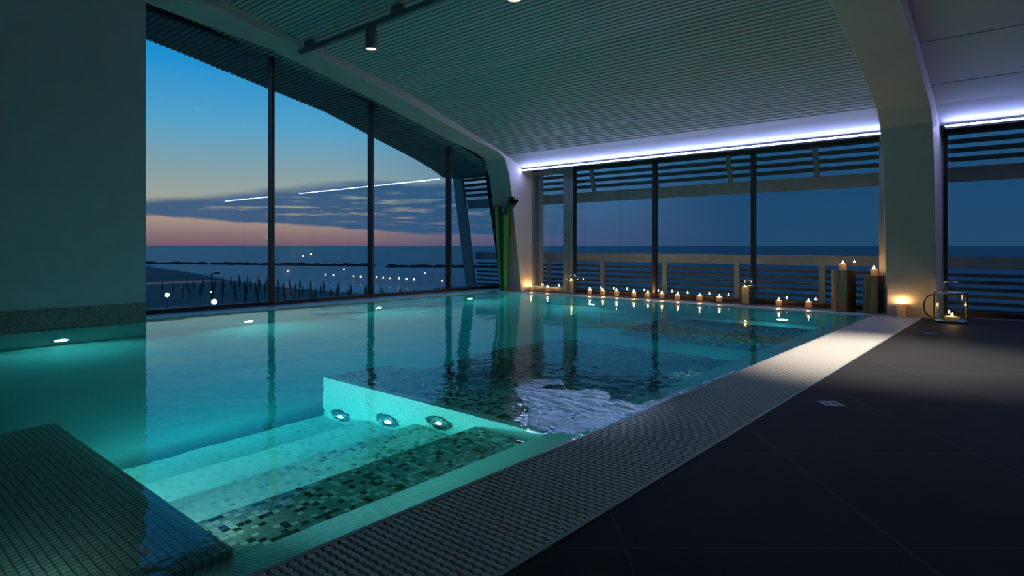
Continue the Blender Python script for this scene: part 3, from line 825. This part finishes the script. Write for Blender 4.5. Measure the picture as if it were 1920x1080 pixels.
# ------------------------------------------------------------------ floor drains
for (x, y, lab) in ((-1.19, 5.07, 'square steel floor plate in the dark tiles, nearer one'), (-1.12, 10.0, 'square steel floor plate in the dark tiles, farther one')):
    t = thing('floor_plate', lab, 'floor plate', (x, y, .012), YAW, 'steel floor plates')
    MB().box(-.075, .075, -.075, .075, 0, .003).build('plate', pbr('worn_floor_steel', (.16,.16,.17), .45, metal=.6), t)
    for q in (-.025, .025): MB().lathe([(.018,.003),(.018,.006),(.014,.009),(.0001,.009)], c=(q,0,0), n=16).build('knob', M['chrome'], t)

# ------------------------------------------------------------------ terrace outside
MB().box(-14.4, 6.0, 13.0, 14.9, -.35, -.12).build('terrace_floor', M['deck'], kind='structure')
def lean(z): return 14.28 - .25 * z
def lean(z): return 14.03 if z <= 1.001 else 14.28 - .25 * z
def board(mb, x0, x1, z0, z1, th=.04, off=0):
    poly = [(lean(z0) + off, z0), (lean(z1) + off, z1), (lean(z1) + off + th, z1), (lean(z0) + off + th, z0)]
    return mb.extrude_x(poly, x0, x1)
R = thing('terrace_railing', 'painted wooden terrace railing with horizontal slats outside the windows', 'railing', (0,0,0))
board(MB(), -13.58, 6, .78, 1.0, .06).build('top_rail', M['white_wood'], R)
for q in range(6):
    z = .655 - q * .13
    board(MB(), -13.58, 6, z - .03, z + .03, .03, .06).build('slat', M['slat'], R)
L = thing('louvre_screen', 'slatted sun screen with a wide beam above the terrace', 'sun screen', (0,0,0))
board(MB(), -13.58, 6, 2.36, 2.62, .06).build('beam', M['white_wood'], L)
for q in range(5):
    z = 2.76 + q * .155
    board(MB(), -13.58, 6, z - .035, z + .035, .12, -.02).build('slat', M['slat'], L)
for x in (-12.3, -10.65, -8.85, -7.05, -5.25, -3.46, -1.66, .14, 1.94, 3.74):
    board(MB(), x - .06, x + .06, -.12, .80, .05, -.05).build('post', M['white_wood'], R)
    board(MB(), x - .05, x + .05, 2.60, 3.55, .05, -.05).build('post', M['white_wood'], L)
P = thing('corner_post', 'leaning white corner post of the terrace seen through the last side pane', 'post', (0,0,0))
board(MB(), -13.98, -13.60, -.15, 3.5, .10, -.02).build('post', M['white_wood'], P)
for xx in (-13.9, -13.68):
    for z in (.70, .82, .94, 2.4, 2.55): MB().lathe([(.014,0),(.012,-.012),(.0001,-.014)], c=(xx, lean(z) - .02, z), n=10, axis='y').build('bolt', M['dark_frame'], P)

# ------------------------------------------------------------------ beach and sea
sea = MB().add([(-24000,-9000,-7.02),(9000,-9000,-7.02),(9000,24000,-7.02),(-24000,24000,-7.02)], [(0,1,2,3)])
sea.build('sea', M['sea'], kind='structure')
bp = [(-420,110),(-290,96.6),(-250,86),(-214,81),(-179,74),(-144,66),(-113,61.5),(-85,62),(-60,60),(-30,52),(20,45),(60,45),(60,-80),(-420,-80)]
bm = MB(); n = len(bp)
bm.v = [(x, y, -6.9) for x, y in bp] + [(x, y, -7.6) for x, y in bp]
bm.f = [tuple(range(n))[::-1], tuple(range(n, 2 * n))] + [(i, (i + 1) % n, n + (i + 1) % n, n + i) for i in range(n)]
bm.m = [0] * len(bm.f); bm.s = [False] * len(bm.f)
bm.build('beach', M['sand'], kind='structure')
# surf line: thin foam band at the water's edge
fb = MB()
for (a, b), (c, d_) in zip(bp[:9], bp[1:10]):
    fb.add([(a, b - .2, -6.87), (c, d_ - .2, -6.87), (c, d_ + 1.6, -6.99), (a, b + 1.6 + (abs(a) - 90) * .006, -6.99)], [(0,1,2,3)])
tag(fb.build('surf', pbr('pale_surf', (.42,.46,.50), .7)), 'pale line of surf along the dark beach', 'surf', kind='stuff')
# breakwaters
def rocks(x0, y0, x1, y1, n, label):
    mb = MB(); L_ = math.hypot(x1 - x0, y1 - y0)
    for i in range(n):
        t = i / (n - 1); cx = x0 + (x1 - x0) * t + random.uniform(-1, 1); cy = y0 + (y1 - y0) * t + random.uniform(-1, 1)
        r = random.uniform(1.1, 2.2)
        vs = [(cx + r * 1.4 * math.cos(a) * (1 if zz < 1 else .6), cy + r * math.sin(a) * (1 if zz < 1 else .6), -7.1 + (0 if zz < 1 else r * random.uniform(.35, .6))) for zz in (0, 1) for a in [q * PI / 3 + i for q in range(6)]]
        mb.add(vs, [(q, (q + 1) % 6, 6 + (q + 1) % 6, 6 + q) for q in range(6)] + [tuple(range(6, 12))])
    o = mb.build('breakwater', M['rock']); tag(o, label, 'breakwater', 'low rock breakwaters in the sea')
rocks(-330, 98, -205, 152, 110, 'long low rock breakwater in the sea behind the first two panes')
rocks(-192, 150, -150, 178, 40, 'short low rock breakwater in the sea behind the third pane')

# closed beach umbrellas
def umb(x, y):
    return (x, y, -6.9)
proto = thing('beach_umbrella', 'closed dark beach umbrella standing in rows on the dim sand', 'beach umbrella', (-90, 44, -6.9), 0, 'closed umbrellas on the beach')
MB().tube([(0,0,0),(0,0,2.5)], .05, n=6).build('pole', M['pole'], proto)
MB().lathe([(.10,1.0),(.17,1.2),(.13,1.9),(.03,2.45)], n=8).build('canopy', M['pole'], proto)
rows_ = []
for r in range(5):
    for c_ in range(17):
        fx = -118 + c_ * 3.9 + r * 2.4 + random.uniform(-.4, .4)
        fy = 55.0 - r * 4.2 - .10 * (fx + 90) * .4 + random.uniform(-.3, .3)
        rows_.append((fx, fy))
for i, (x, y) in enumerate(rows_):
    o = proto if i == 0 else copy_tree(proto)
    o.location = (x, y, -6.9)
# lamps on the beach
def ray_pt(px, py, dist):
    u = (px - 960) / F; v = -(py - 461) / F
    return (dist * (u * ca - sa), dist * (u * sa + ca), EYE + dist * v)
for px, py, dist, rr, lab in ((401.5, 566, 70, .30, 'bright round globe lamp on the beach, largest one'), (313.5, 553, 80, .28, 'round globe lamp on the beach near the left wall'),
                          (396, 547.5, 95, .13, 'small round lamp on the sand above the largest globe'), (341.5, 538, 110, .13, 'small round lamp on the sand above the left globe')):
    p = ray_pt(px, py, dist)
    t = thing('globe_lamp', lab, 'lamp', (p[0], p[1], -6.9), 0, 'globe lamps on the beach')
    hz = p[2] + 6.9
    MB().lathe([(.06,0),(.05,hz - rr)], n=8).build('pole', M['street_pole'], t)
    MB().lathe([(rr * math.sin(PI * q / 8) + 1e-4, hz - rr * math.cos(PI * q / 8)) for q in range(9)], n=16, close=False).build('globe', M['street_glow'], t)
p = ray_pt(397, 513, 105)
t = thing('street_lamp', 'dark unlit street lamp standing on the beach against the sea', 'lamp', (p[0], p[1], -6.9))
hz = p[2] + 6.9
MB().tube([(0,0,0),(0,0,hz)], .13, n=8).build('pole', M['street_pole'], t)
MB().bar((0,0,hz), (.6,.5,hz + .05), .25, .12).bar((.4,.35,hz+.05),(1.0,.85,hz + .1), .6, .25).build('lamp_head', M['street_pole'], t)

for o in list(sc.objects):
    if o.type == 'LIGHT': o.data.cycles.is_caustics_light = True
wo.cycles.is_caustics_caster = True
for o in list(LW.children) + list(st.children) + list(pb.children): o.cycles.is_caustics_receiver = True

# ------------------------------------------------------------------ view
sc.view_settings.view_transform = 'Standard'; sc.view_settings.look = 'None'
sc.view_settings.exposure = 0; sc.view_settings.gamma = 1; sc.view_settings.use_curve_mapping = False
cy = sc.cycles
cy.use_denoising = True
cy.max_bounces = 10; cy.diffuse_bounces = 4; cy.glossy_bounces = 5; cy.transmission_bounces = 6; cy.transparent_max_bounces = 16
cy.sample_clamp_indirect = 4.0; cy.blur_glossy = 0.5
